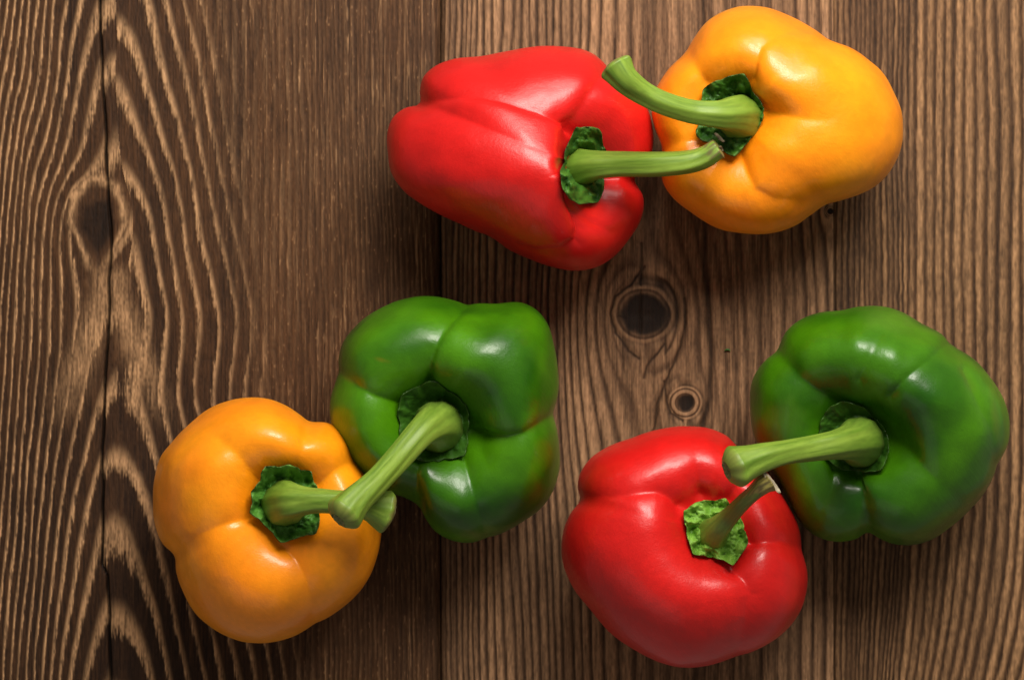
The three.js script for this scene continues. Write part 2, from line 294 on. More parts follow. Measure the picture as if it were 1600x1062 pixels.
function makePepper(spec) {
  const S = spec, seed = S.seed, [cx, cy] = S.calyx, hc = S.hc;
  const polar = pts => periodic(pts.map(([x, y]) => [Math.atan2(y - cy, x - cx), Math.hypot(x - cx, y - cy)]), true);
  const Rf = polar(S.outline);
  const Kf = periodic(S.keys.map(([d, ...v]) => [d * Math.PI / 180, ...v]), true);
  const Cf = periodic(S.calyxEdge.map(([x, y]) => [Math.atan2(y - cy, x - cx), Math.hypot(x - cx, y - cy)]), false);
  const rc = S.rc || 34;
  const seat = (th, r) => hc + (Math.cos(th) * S.tilt[0] + Math.sin(th) * S.tilt[1]) * r * U;
  const N = NI + NO + NB;
  // profile for direction th: list of [distance on the sheet, height]
  function profile(th) {
    const R = Rf(th)[0], [f, hH, hE] = Kf(th), out = [];
    const rs = Math.min(rc, f * R * 0.7), h0 = seat(th, rs);
    for (let k = 0; k < NI; k++) {
      const u = k / NI, r = u * f * R;
      if (r < rs) out.push([r, seat(th, r)]);
      else { const v = (r - rs) / (f * R - rs); out.push([r, hH - (hH - h0) * Math.pow(1 - v, 2.15)]); }
    }
    for (let k = 0; k <= NO; k++) { const a = k / NO * Math.PI / 2; out.push([R * (f + (1 - f) * Math.pow(Math.sin(a), 0.96)), hE + (hH - hE) * Math.cos(a)]); }
    for (let k = 1; k <= NB; k++) { const b = k / NB * Math.PI / 2; out.push([R * Math.pow(Math.cos(b), 0.75), hE * (1 - Math.pow(Math.sin(b), 1.15)) + 0.0004]); }
    for (let pass = 0; pass < 26; pass++) {
      const q = out.map(a => a.slice());
      for (let k = 1; k < out.length - 1; k++) { if (Math.abs(k - NI - NO) < 3) continue; for (const c of [0, 1]) out[k][c] = (q[k - 1][c] + 2 * q[k][c] + q[k + 1][c]) / 4; }
    }
    return out;
  }
  const pos = [], sheet = [], idx = [];
  for (let i = 0; i < NT; i++) {
    const th = i / NT * TAU, pr = profile(th);
    for (const [r, h] of pr) { const x = cx + Math.cos(th) * r, y = cy + Math.sin(th) * r, p = V(x, y, h); pos.push(p.x, p.y, p.z); sheet.push(x, y); }
  }
  const M = N + 1;
  for (let i = 0; i < NT; i++) for (let k = 0; k < M - 1; k++) {
    const a = i * M + k, b = ((i + 1) % NT) * M + k;
    idx.push(a, b, a + 1, b, b + 1, a + 1);
  }
  const normals = () => { const g = new THREE.BufferGeometry(); g.setAttribute('position', new THREE.BufferAttribute(new Float32Array(pos), 3)); g.setIndex(idx); g.computeVertexNormals(); return g.attributes.normal.array; };
  const nrm = normals();
  // grooves: signed distance to a polyline on the sheet, carved along the surface normal
  const disp = new Float32Array(NT * M);
  for (const g of S.grooves) {
    const P = g.p, segs = [];
    let len = 0; for (let q = 0; q + 1 < P.length; q++) { const dx = P[q + 1][0] - P[q][0], dy = P[q + 1][1] - P[q][1], l = Math.hypot(dx, dy); segs.push([P[q][0], P[q][1], dx / l, dy / l, l, len]); len += l; }
    const reach = Math.max(g.wl, g.wr) * 5;
    for (let v = 0; v < disp.length; v++) {
      const k = v % M; if (k > NI + NO + 12) continue;
      const x = sheet[v * 2], y = sheet[v * 2 + 1];
      let best = 1e9, sd = 0, al = 0;
      for (const [sx, sy, ux, uy, l, l0] of segs) {
        const t = clamp((x - sx) * ux + (y - sy) * uy, 0, l), ex = x - sx - ux * t, ey = y - sy - uy * t, d = ex * ex + ey * ey;
        if (d < best) { best = d; sd = ux * ey - uy * ex; al = l0 + t; }
      }
      const d = Math.sqrt(best); if (d > reach) continue;
      const side = clamp(sd / (d + 1e-6) * 2.5, -1, 1) * 0.5 + 0.5;          // 1 = right-hand side of the line (y is down)
      const t = al / len, open = mix(0.55, 1.1, t), w = mix(g.wl, g.wr, side) * open, sf = (g.soft || 2) * mix(0.6, 1, t), core = Math.sqrt(d * d + sf * sf) - sf;
      const fall = Math.exp(-core / w);
      const env = mix(g.e ? g.e[0] : 1, g.e ? g.e[1] : 1, t);
      const under = k <= NI + NO ? 1 : 1 - (k - NI - NO) / 12;
      disp[v] -= g.d * 0.00082 * env * fall * under;
    }
  }
  for (const [bx, by, br, bh] of S.bumps || []) for (let v = 0; v < disp.length; v++) {
    if (v % M > NI + NO) continue;
    const d2 = ((sheet[v * 2] - bx) ** 2 + (sheet[v * 2 + 1] - by) ** 2) / (br * br); if (d2 < 6) disp[v] += bh * 0.001 * Math.exp(-d2);
  }
  const col = [], uv = [], base = S.color, lite = S.lite || base;
  for (let v = 0; v < disp.length; v++) {
    const i3 = v * 3, X = pos[i3] * 1000, Y = pos[i3 + 1] * 1000, Z = pos[i3 + 2] * 1000;
    let d = disp[v];
    const top = sstep(1, 12, pos[i3 + 1] * 1000);
    d += 0.001 * top * (0.55 * noise(X / 17 + seed, Y / 17, Z / 17 + 3) + 0.16 * noise(X / 7 + seed, Y / 7 + 5, Z / 7) + 0.03 * noise(X / 2.6, Y / 2.6 + seed, Z / 2.6));
    for (let c = 0; c < 3; c++) pos[i3 + c] += nrm[i3 + c] * d;
    if (pos[i3 + 1] < 0.0004) pos[i3 + 1] = 0.0004;
    const x = sheet[v * 2], y = sheet[v * 2 + 1];
    const q = clamp(0.5 + 0.9 * fbm(X / 20 + seed, Y / 20 + 2, Z / 20)), fl = 1 + 0.05 * noise(X / 1.7, Y / 1.7, Z / 1.7) + 0.05 * noise(X / 5, Y / 5 + 4, Z / 5);
    let c = [0, 1, 2].map(n => mix(base[n], lite[n], q) * fl);
    for (const [bx, by, rx, ry, rot, bc, amt] of S.blots || []) {
      const ex = x - bx, ey = y - by, ca = Math.cos(rot), sa = Math.sin(rot), u = (ex * ca + ey * sa) / rx, w = (-ex * sa + ey * ca) / ry;
      const a = 0.4 * amt * sstep(1.15, 0.1, Math.hypot(u, w) + 0.35 * fbm(x / 14 + seed, y / 14)); if (a > 0) c = c.map((o, n) => mix(o, bc[n], a));
    }
    { const th = Math.atan2(y - cy, x - cx), st = 1.25 * (1 + 0.045 * noise(th * 26, 3 + seed) * noise(Math.hypot(x - cx, y - cy) / 60, seed) + 0.03 * noise(th * 9 + seed, Math.hypot(x - cx, y - cy) / 45)); c = c.map(o => o * st); }
    col.push(...c); uv.push((X + 0.6 * Y) / 60, (Z + 0.6 * Y) / 60);
  }
  const g = new THREE.Group(); g.name = 'bell_pepper'; tag(g, S.label, 'bell pepper', S.group);
  const org = V(cx, cy, 0); g.position.set(org.x, 0, org.z);
  const local = a => { for (let k = 0; k < a.length; k += 3) { a[k] -= org.x; a[k + 2] -= org.z; } return a; };
  g.add(meshOf('flesh', local(pos), idx, S.mat, { col, uv }));

  // calyx: a crinkled, pointed collar following the seat
  {
    const nr = 30, na = 160, cp = [], cc = [], ci = [];
    const ground = (th, r) => { const R = Rf(th)[0], [f, hH] = Kf(th), rs = Math.min(rc, f * R * 0.7), h0 = seat(th, rs); if (r <= rs) return seat(th, r); const v = clamp((r - rs) / (f * R - rs)); return hH - (hH - h0) * Math.pow(1 - v, 2.15) - 0.001 * v; };
    const ring = (th, u, lift, drop) => {
      const E = Cf(th)[0] * (1 + 0.035 * noise(th * 7 + seed, 1.5)), r = E * u, x = cx + Math.cos(th) * r, y = cy + Math.sin(th) * r;
      const cr = fbm(x / 8 + seed, y / 8) * 1.7 + Math.abs(noise(x / 4.5, y / 4.5 + seed)) * 0.7 + 0.7 * Math.cos(th * 9 + 2 * noise(th * 3, seed)) * sstep(0.45, 0.8, u) * (1 - sstep(0.92, 1, u));
      const h = ground(th, r) + 0.001 * (S.calyxLift + lift + (S.crinkle || 1.3) * cr * sstep(0.25, 0.6, u) * 0.9 + (S.curl || 0.8) * sstep(0.75, 1, u) + 1.4 * Math.exp(-((u - 0.62) ** 2) / 0.02)) - drop * 0.001;
      const p = V(x, y, h); return [p.x - org.x, p.y, p.z - org.z, x, y, cr];
    };
    for (let k = 0; k <= nr + 2; k++) for (let i = 0; i < na; i++) {
      const th = i / na * TAU, u = k <= nr ? 0.12 + 0.88 * k / nr : 1 - 0.02 * (k - nr);
      const q = ring(th, u, 0, k > nr ? (k - nr) * 1.3 : 0); cp.push(q[0], q[1], q[2]);
      const s = clamp(0.5 + 0.35 * q[5] + 0.3 * noise(q[3] / 6, q[4] / 6 + 8)), rim = (S.crinkle ? 0.08 : 0.25) * sstep(0.93, 1, u);
      for (let n = 0; n < 3; n++) cc.push(mix(mix(S.calyxColor[n], S.calyxLite[n], s), [0.16, 0.17, 0.06][n], rim));
    }
    for (let k = 0; k < nr + 2; k++) for (let i = 0; i < na; i++) { const a = k * na + i, b = k * na + (i + 1) % na, c = a + na, d = b + na; ci.push(a, b, c, b, d, c); }
    g.add(meshOf('calyx', cp, ci, MAT.calyx, { col: cc }));
  }
  // stem: a ribbed, flaring tube, and the scar where it was cut
  {
    const P = S.stem, n = P.length, NS = 90, NC = 56, at = t => {
      const u = clamp(t) * (n - 1), i = Math.min(n - 2, Math.floor(u)), f = u - i, g0 = P[Math.max(0, i - 1)], g1 = P[i], g2 = P[i + 1], g3 = P[Math.min(n - 1, i + 2)];
      return [0, 1, 2, 3].map(c => 0.5 * (2 * g1[c] + (g2[c] - g0[c]) * f + (2 * g0[c] - 5 * g1[c] + 4 * g2[c] - g3[c]) * f * f + (3 * g1[c] - g0[c] - 3 * g2[c] + g3[c]) * f * f * f));
    };
    const pts = [], rad = [];
    for (let k = 0; k <= NS; k++) { const [x, y, h, r] = at(k / NS); pts.push(V(x, y, h).sub(org)); rad.push(r * U * (1 - h / CAM)); }
    const sp = [], sc = [], si = [], endRing = [];
    let nrmV = null;
    const tang = k => pts[Math.min(NS, k + 1)].clone().sub(pts[Math.max(0, k - 1)]).normalize();
    const frames = [];
    for (let k = 0; k <= NS; k++) { const t = tang(k); if (!nrmV) nrmV = new THREE.Vector3(0, 1, 0).cross(t).lengthSq() > 0.01 ? new THREE.Vector3(0, 1, 0) : new THREE.Vector3(1, 0, 0); nrmV = nrmV.clone().sub(t.clone().multiplyScalar(nrmV.dot(t))).normalize(); frames.push([t, nrmV.clone(), t.clone().cross(nrmV)]); }
    if (S.cutDir) { const want = new THREE.Vector3(...S.cutDir).normalize(); for (let k = NS - 14; k <= NS; k++) { const w = sstep(NS - 14, NS, k), f = frames[k], t = f[0].clone().lerp(want, w).normalize(); f[0] = t; f[1].sub(t.clone().multiplyScalar(f[1].dot(t))).normalize(); f[2] = t.clone().cross(f[1]); } }
    const twist = S.twist || 0.8;
    const rings = NS + 9, dome = S.dome === undefined ? 0.55 : S.dome;
    for (let k = 0; k <= rings; k++) {
      const kk = Math.min(k, NS), [t, a, b] = frames[kk], over = k - NS;
      const oa = over > 0 ? over / 9 * 1.12 : 0, shrink = Math.cos(oa), ahead = Math.sin(oa) / Math.sin(1.12) * dome * rad[NS];
      for (let i = 0; i < NC; i++) {
        const ph = i / NC * TAU, q = ph + twist * kk / NS;
        const e = sstep(0.55, 1, kk / NS), bs = 1 - sstep(0, 0.22, kk / NS);
        const rib = 0.045 * Math.cos(5 * q + seed) * (1 - bs) * (1 - 0.5 * e) + 0.014 * Math.cos(11 * q + seed * 2) + 0.03 * e * Math.cos(8 * q + 1) + 0.05 * noise(kk / 11 + seed, Math.cos(ph) * 1.3 + 3, Math.sin(ph) * 1.3 + 7);
        const r = rad[kk] * (1 + rib) * shrink;
        const p = pts[kk].clone().addScaledVector(a, Math.cos(ph) * r).addScaledVector(b, Math.sin(ph) * r).addScaledVector(t, ahead);
        sp.push(p.x, p.y, p.z);
        if (k === rings) endRing.push(p);
        const st = clamp(0.55 + 0.42 * noise(q * 2.2 + seed, kk / 30) + 0.42 * noise(q * 9 + seed, kk / 16) + 0.2 * noise(q * 21, kk / 9 + seed));
        const fk = 1 + 0.12 * noise(q * 30, kk / 3), sw = 1 - sstep(0.05, 0.4, kk / NS);
        let c = [0, 1, 2].map(m => mix(mix(S.stemDark[m], S.stemLite[m], st), S.stemBase ? S.stemBase[m] : S.stemDark[m], sw * 0.7) * fk);
        if (S.stemDry) { const w = S.stemDry(kk / NS, ph, noise(q * 5, kk / 7 + seed), noise(q * 16, kk / 10)); c = w(c); }
        const rimw = sstep(NS - 1, NS + 5, k + 2 * noise(q * 5, seed)) * (S.rim || 0.4); c = c.map((o, m) => mix(o, [0.20, 0.15, 0.05][m], rimw));
        sc.push(...c);
      }
    }
    for (let k = 0; k < rings; k++) for (let i = 0; i < NC; i++) { const a = k * NC + i, b = k * NC + (i + 1) % NC, c = a + NC, d = b + NC; si.push(a, b, c, b, d, c); }
    const stem = meshOf('stem', sp, si, MAT.stem, { col: sc }); g.add(stem);
    const ep = [], ec = [], ei = [], t = frames[NS][0], cen = endRing.reduce((s, p) => s.add(p), new THREE.Vector3()).multiplyScalar(1 / NC), nr = 8;
    for (let k = 0; k <= nr; k++) for (let i = 0; i < NC; i++) {
      const u = 1 - k / nr * 0.999, p = cen.clone().lerp(endRing[i], u).addScaledVector(t, -rad[NS] * 0.05 * (1 - u * u) + rad[NS] * 0.04 * noise(i / 4, k / 2 + seed));
      ep.push(p.x, p.y, p.z);
      const w = clamp(0.5 + 0.5 * noise(i / 3 + seed, k / 1.5)); for (let m = 0; m < 3; m++) ec.push(mix(S.cutDark[m], S.cutLite[m], w));
    }
    for (let k = 0; k < nr; k++) for (let i = 0; i < NC; i++) { const a = k * NC + i, b = k * NC + (i + 1) % NC, c = a + NC, d = b + NC; ei.push(a, b, c, b, d, c); }
    stem.add(meshOf('cut_end', ep, ei, MAT.cut, { col: ec }));
    if (S.flakes) for (const fl of S.flakes) {
      const fp = [], fi = [], fc = []; const A = V(...fl.a).sub(org), B = V(...fl.b).sub(org), nrm2 = B.clone().sub(A).cross(new THREE.Vector3(0, 1, 0)).normalize(), m = 10;
      for (let i = 0; i <= m; i++) { const u = i / m, wd = fl.w * (0.35 + 0.65 * Math.sin(Math.PI * (0.12 + 0.8 * u))), c = A.clone().lerp(B, u).add(new THREE.Vector3(0, 0.0006 * Math.sin(u * 7), 0));
        for (const [s, dy] of [[-1, 0], [1, 0.0004], [1, -0.0006], [-1, -0.001]]) { const p = c.clone().addScaledVector(nrm2, s * wd * (1 + 0.2 * noise(i * 1.3, s + 4))).add(new THREE.Vector3(0, dy, 0)); fp.push(p.x, p.y, p.z); const k2 = 0.75 + 0.4 * noise(i * 0.9, s * 3); fc.push(fl.c[0] * k2, fl.c[1] * k2, fl.c[2] * k2); } }
      for (let i = 0; i < m; i++) for (let s = 0; s < 4; s++) { const a = i * 4 + s, b = i * 4 + (s + 1) % 4; fi.push(a, a + 4, b, b, a + 4, b + 4); }
      fi.push(0, 1, 2, 0, 2, 3, m * 4, m * 4 + 2, m * 4 + 1, m * 4, m * 4 + 3, m * 4 + 2);
      stem.add(meshOf('dry_husk', fp, fi, MAT.cut, { col: fc }));
    }
  }
  scene.add(shadows(g)); return g;
}
const RED = { color: [0.55, 0.0075, 0.0065], lite: [0.62, 0.010, 0.0085], mat: MAT.red };
const ORANGE = { color: [0.93, 0.252, 0.004], lite: [0.96, 0.325, 0.006], mat: MAT.orange };
const GREEN = { color: [0.012, 0.074, 0.0010], lite: [0.062, 0.215, 0.0012], mat: MAT.green };
const STEM = { stemDark: [0.095, 0.185, 0.011], stemLite: [0.195, 0.305, 0.032], stemBase: [0.11, 0.215, 0.014], cutDark: [0.10, 0.11, 0.03], cutLite: [0.22, 0.22, 0.08] };
const LEAF = { calyxColor: [0.016, 0.070, 0.006], calyxLite: [0.055, 0.165, 0.016], calyxLift: 2.1 };

{ const o = [590, 60, 0.3577];
makePepper({ ...RED, ...STEM, ...LEAF, seed: 11.3, label: 'long red bell pepper lying on its side at the top of the table',
  calyx: [910, 260], hc: 0.053, tilt: [-0.75, 0.05], rc: 26,
  outline: T(o, [[175, 235], [192, 170], [245, 122], [335, 90], [450, 76], [560, 55], [640, 43], [800, 38], [900, 48], [985, 88], [1060, 150], [1140, 235], [1190, 330], [1206, 420], [1205, 500], [1188, 570], [1150, 612], [1165, 690], [1152, 780], [1100, 880], [1040, 950], [960, 1000], [870, 1018], [760, 1005], [640, 970], [560, 935], [480, 880], [380, 820], [270, 770], [180, 715], [100, 650], [55, 580], [40, 500], [42, 420], [70, 350], [120, 305], [172, 276]]),
  calyxEdge: T(o, [[870, 388], [968, 392], [985, 470], [988, 610], [962, 715], [895, 725], [840, 700], [805, 640], [820, 540], [840, 450]]),
  keys: [[0, 0.66, 0.047, 0.028], [35, 0.62, 0.050, 0.030], [72, 0.55, 0.057, 0.033], [93, 0.38, 0.067, 0.034], [110, 0.24, 0.075, 0.034], [130, 0.18, 0.079, 0.034], [155, 0.155, 0.081, 0.036], [185, 0.15, 0.081, 0.036], [205, 0.16, 0.079, 0.035], [225, 0.25, 0.075, 0.035], [247, 0.42, 0.069, 0.035], [272, 0.58, 0.064, 0.034], [310, 0.66, 0.054, 0.030]],
  grooves: [
    { p: T(o, [[850, 420], [835, 375], [790, 345], [700, 308], [560, 268], [450, 245], [350, 250], [270, 266], [172, 282]]), d: 5.0, wl: 6, wr: 26, soft: 4, e: [0.7, 0.4] },
    { p: T(o, [[835, 690], [872, 770], [884, 830], [868, 890], [800, 934], [680, 940], [560, 905], [470, 870]]), d: 4.5, wl: 24, wr: 7, soft: 3, e: [0.8, 0.4] },
    { p: T(o, [[860, 400], [890, 320], [930, 240], [980, 170], [1030, 100]]), d: 3.2, wl: 20, wr: 24, soft: 6, e: [0.4, 0.8] },
    { p: T(o, [[985, 600], [1060, 600], [1150, 612]]), d: 4, wl: 18, wr: 16, soft: 4 },
    { p: T(o, [[850, 730], [930, 790], [1030, 850]]), d: 1.0, wl: 12, wr: 12, soft: 4 },
  ],
  stem: [[893, 262, 0.049, 33], [905, 262, 0.055, 31], [926, 259, 0.061, 23.5], [965, 257, 0.066, 19.5], [1020, 257, 0.072, 19], [1070, 254, 0.075, 18], [1100, 246, 0.076, 17.5], [1122, 232, 0.077, 17]],
  stemDry: (t, ph, n, n2) => c => c.map((o2, m) => mix(o2, [0.13, 0.10, 0.04][m], clamp(sstep(0.9, 1, t + 0.1 * n) * 0.9))),
  dome: 0.2, flakes: [{ a: [1117, 208, 0.081], b: [1132, 222, 0.080], w: 0.0006, c: [0.07, 0.05, 0.02] }, { a: [1124, 228, 0.080], b: [1130, 236, 0.078], w: 0.0006, c: [0.12, 0.085, 0.035] }],
}); }

{ const o = [1000, 0, 0.3577];
makePepper({ ...ORANGE, ...STEM, ...LEAF, seed: 23.7, label: 'yellow orange bell pepper in the top right, touching the red one lying on its side',
  calyx: [1150, 180], hc: 0.056, tilt: [0.22, 0.08], rc: 34,
  outline: T(o, [[480, 22], [560, 30], [650, 65], [760, 125], [830, 170], [920, 205], [1000, 260], [1060, 320], [1110, 400], [1145, 480], [1153, 560], [1140, 660], [1100, 740], [1030, 810], [960, 850], [880, 880], [822, 898], [760, 940], [680, 990], [570, 1020], [450, 1018], [330, 990], [220, 930], [140, 860], [92, 780], [82, 700], [78, 640], [58, 560], [48, 490], [62, 400], [110, 310], [190, 225], [235, 165], [300, 90], [380, 42]]),
  calyxEdge: T(o, [[280, 390], [360, 345], [455, 320], [490, 400], [543, 488], [500, 570], [460, 630], [415, 682], [365, 662], [300, 620], [248, 598], [272, 500]]),
  keys: [[0, 0.46, 0.073, 0.036], [35, 0.46, 0.071, 0.036], [65, 0.52, 0.066, 0.035], [95, 0.60, 0.062, 0.034], [140, 0.62, 0.058, 0.033], [180, 0.62, 0.056, 0.032], [225, 0.64, 0.060, 0.034], [265, 0.58, 0.068, 0.036], [300, 0.52, 0.073, 0.037], [330, 0.44, 0.075, 0.037]],
  grooves: [
    { p: T(o, [[490, 350], [505, 270], [530, 200], [590, 150], [670, 124], [760, 128], [830, 165]]), d: 2.4, wl: 22, wr: 10, soft: 5, e: [1, 0.25] },
    { p: T(o, [[545, 492], [650, 508], [740, 520], [815, 522]]), d: 2.6, wl: 26, wr: 12, soft: 4, e: [1.0, 0.35] },
    { p: T(o, [[430, 650], [460, 740], [500, 830], [590, 875], [700, 888], [830, 893]]), d: 2.8, wl: 14, wr: 28, soft: 6, e: [1, 0.15] },
    { p: T(o, [[285, 365], [235, 290], [205, 215]]), d: 2.6, wl: 26, wr: 20, soft: 6, e: [1, 0.5] },
    { p: T(o, [[260, 600], [160, 620], [80, 650]]), d: 2.6, wl: 22, wr: 22, soft: 6, e: [1, 0.6] },
    { p: T(o, [[360, 670], [290, 780], [250, 880]]), d: 1.4, wl: 20, wr: 20, soft: 6 },
  ],
  bumps: [[1265, 70, 26, 1.2], [1290, 105, 26, 0.8]],
  stem: [[1157, 186, 0.053, 38], [1156, 183, 0.061, 34], [1146, 179, 0.070, 28], [1120, 179, 0.077, 22], [1080, 174, 0.080, 18.5], [1035, 160, 0.085, 18], [1002, 143, 0.088, 18.5], [978, 124, 0.091, 22], [965, 107, 0.092, 27]],
  cutDir: [-0.55, -0.25, -0.8], rim: 0.75, dome: 0.4,
}); }

{ const o = [490, 440, 0.3954];
makePepper({ ...GREEN, ...STEM, ...LEAF, calyxColor: [0.014, 0.060, 0.003], calyxLite: [0.036, 0.120, 0.008], calyxLift: 1.2, curl: -0.5, crinkle: 0.5, seed: 37.1, label: 'green bell pepper with orange blotches left of the table centre',
  calyx: [684, 662], hc: 0.055, tilt: [0.15, -0.1], rc: 40,
  outline: T(o, [[470, 55], [560, 62], [640, 80], [720, 85], [820, 82], [880, 110], [930, 170], [955, 250], [968, 340], [973, 420], [968, 500], [974, 580], [977, 660], [970, 740], [945, 820], [900, 890], [830, 950], [750, 1000], [680, 1025], [600, 1033], [520, 1015], [450, 970], [405, 900], [360, 862], [290, 835], [220, 800], [160, 750], [110, 680], [72, 590], [56, 500], [64, 400], [78, 310], [105, 240], [165, 170], [250, 110], [350, 72]]),
  calyxEdge: T(o, [[345, 450], [400, 420], [460, 390], [530, 430], [600, 490], [606, 600], [592, 690], [520, 702], [430, 706], [360, 680], [340, 560]]),
  keys: [[0, 0.62, 0.074, 0.036], [45, 0.62, 0.068, 0.034], [90, 0.58, 0.066, 0.034], [135, 0.62, 0.064, 0.034], [180, 0.66, 0.068, 0.036], [225, 0.62, 0.072, 0.036], [270, 0.56, 0.076, 0.037], [305, 0.52, 0.080, 0.038], [335, 0.58, 0.078, 0.037]],
  grooves: [
    { p: T(o, [[460, 400], [458, 330], [475, 260], [510, 190], [560, 130], [610, 78]]), d: 3.8, wl: 30, wr: 8, soft: 4, e: [1, 0.6] },
    { p: T(o, [[600, 590], [680, 612], [760, 622], [840, 605], [910, 560], [970, 520]]), d: 4.6, wl: 11, wr: 24, soft: 4, e: [1, 0.5] },
    { p: T(o, [[420, 700], [400, 760], [400, 850], [415, 920], [440, 970]]), d: 3.4, wl: 10, wr: 20, soft: 4, e: [0.8, 0.5] },
    { p: T(o, [[585, 690], [615, 780], [640, 880], [685, 1010]]), d: 2.4, wl: 18, wr: 14, soft: 4, e: [1, 0.7] },
    { p: T(o, [[350, 490], [250, 460], [150, 412], [75, 350]]), d: 3.4, wl: 24, wr: 26, soft: 3 },
    { p: T(o, [[620, 560], [650, 660], [700, 760]]), d: 3.0, wl: 24, wr: 24, soft: 6, e: [1, 0.2] },
  ],
  bumps: [[720, 790, 26, 1.6], [740, 560, 40, 1.0]],
  blots: [[536, 592, 13, 6, 0.5, [0.30, 0.14, 0.01], 0.6], [596, 562, 16, 5, 0.25, [0.28, 0.15, 0.01], 0.6], [516, 650, 7, 34, -0.25, [0.26, 0.16, 0.01], 0.35], [682, 578, 18, 7, 0, [0.13, 0.12, 0.01], 0.5], [846, 655, 16, 26, 0.9, [0.12, 0.075, 0.012], 0.6], [862, 700, 12, 40, 0.0, [0.12, 0.075, 0.010], 0.5], [845, 775, 20, 40, 0.6, [0.12, 0.06, 0.012], 0.6], [656, 798, 8, 22, 0.2, [0.26, 0.12, 0.01], 0.7], [800, 805, 40, 24, -0.7, [0.06, 0.05, 0.01], 0.5]],
  stem: [[685, 668, 0.054, 42], [683, 664, 0.065, 36], [675, 664, 0.074, 28], [657, 677, 0.083, 22.5], [625, 712, 0.090, 20.5], [590, 750, 0.100, 20.5], [558, 780, 0.107, 24], [539, 801, 0.110, 30]],
  stemBase: [0.075, 0.15, 0.012],
}); }

{ const o = [220, 600, 0.3955];
makePepper({ ...ORANGE, ...STEM, ...LEAF, calyxColor: [0.03, 0.12, 0.01], calyxLite: [0.085, 0.25, 0.03], curl: 2.0, seed: 41.9, label: 'yellow orange bell pepper in the lower left, beside the blotched green one',
  calyx: [448, 786], hc: 0.065, tilt: [-0.12, 0.0], rc: 40,
  outline: T(o, [[420, 48], [500, 55], [570, 82], [620, 112], [662, 140], [740, 150], [820, 195], [870, 290], [915, 400], [940, 500], [945, 600], [935, 680], [900, 770], [840, 850], [760, 920], [670, 975], [600, 1002], [500, 1022], [400, 1015], [310, 980], [230, 915], [170, 830], [132, 745], [118, 685], [80, 630], [58, 560], [48, 460], [50, 380], [75, 290], [130, 220], [200, 150], [280, 90], [350, 60]]),
  calyxEdge: T(o, [[490, 322], [545, 328], [590, 316], [630, 340], [678, 345], [682, 385], [697, 408], [690, 460], [708, 520], [695, 587], [630, 600], [590, 615], [553, 628], [520, 590], [500, 570], [465, 530], [426, 510], [440, 470], [436, 425], [470, 380]]),
  keys: [[0, 0.60, 0.068, 0.035], [45, 0.58, 0.070, 0.036], [90, 0.55, 0.072, 0.037], [135, 0.54, 0.074, 0.037], [180, 0.52, 0.077, 0.038], [225, 0.56, 0.078, 0.038], [260, 0.58, 0.078, 0.038], [300, 0.60, 0.072, 0.036], [330, 0.60, 0.067, 0.034]],
  grooves: [
    { p: T(o, [[440, 528], [330, 556], [230, 595], [160, 640], [115, 688]]), d: 2.8, wl: 14, wr: 26, soft: 6, e: [0.9, 0.5] },
    { p: T(o, [[615, 330], [640, 260], [648, 200], [655, 148]]), d: 2.6, wl: 12, wr: 26, soft: 6, e: [0.5, 0.15] },
    { p: T(o, [[470, 390], [400, 300], [310, 220]]), d: 2.2, wl: 26, wr: 26, soft: 5 },
    { p: T(o, [[560, 630], [612, 690], [655, 780], [680, 870], [690, 950]]), d: 3.4, wl: 22, wr: 28, soft: 3, e: [1, 0.6] },
    { p: T(o, [[700, 400], [760, 350], [830, 310]]), d: 1.8, wl: 18, wr: 18, soft: 4 },
  ],
  bumps: [[330, 725, 30, 0.8]],
  blots: [[427, 668, 8, 6, 0.4, [0.50, 0.24, 0.02], 0.5]],
  stem: [[444, 788, 0.062, 37], [446, 786, 0.070, 35], [457, 784, 0.078, 28.5], [480, 783, 0.082, 21], [512, 783, 0.084, 18.5], [547, 785, 0.085, 19], [577, 790, 0.085, 23.5], [602, 799, 0.084, 33]],
  cutDir: [0.93, -0.25, 0.3], rim: 0.7, dome: 0.35, cutDark: [0.2, 0.17, 0.06], cutLite: [0.35, 0.3, 0.14], stemBase: [0.14, 0.22, 0.012],
}); }

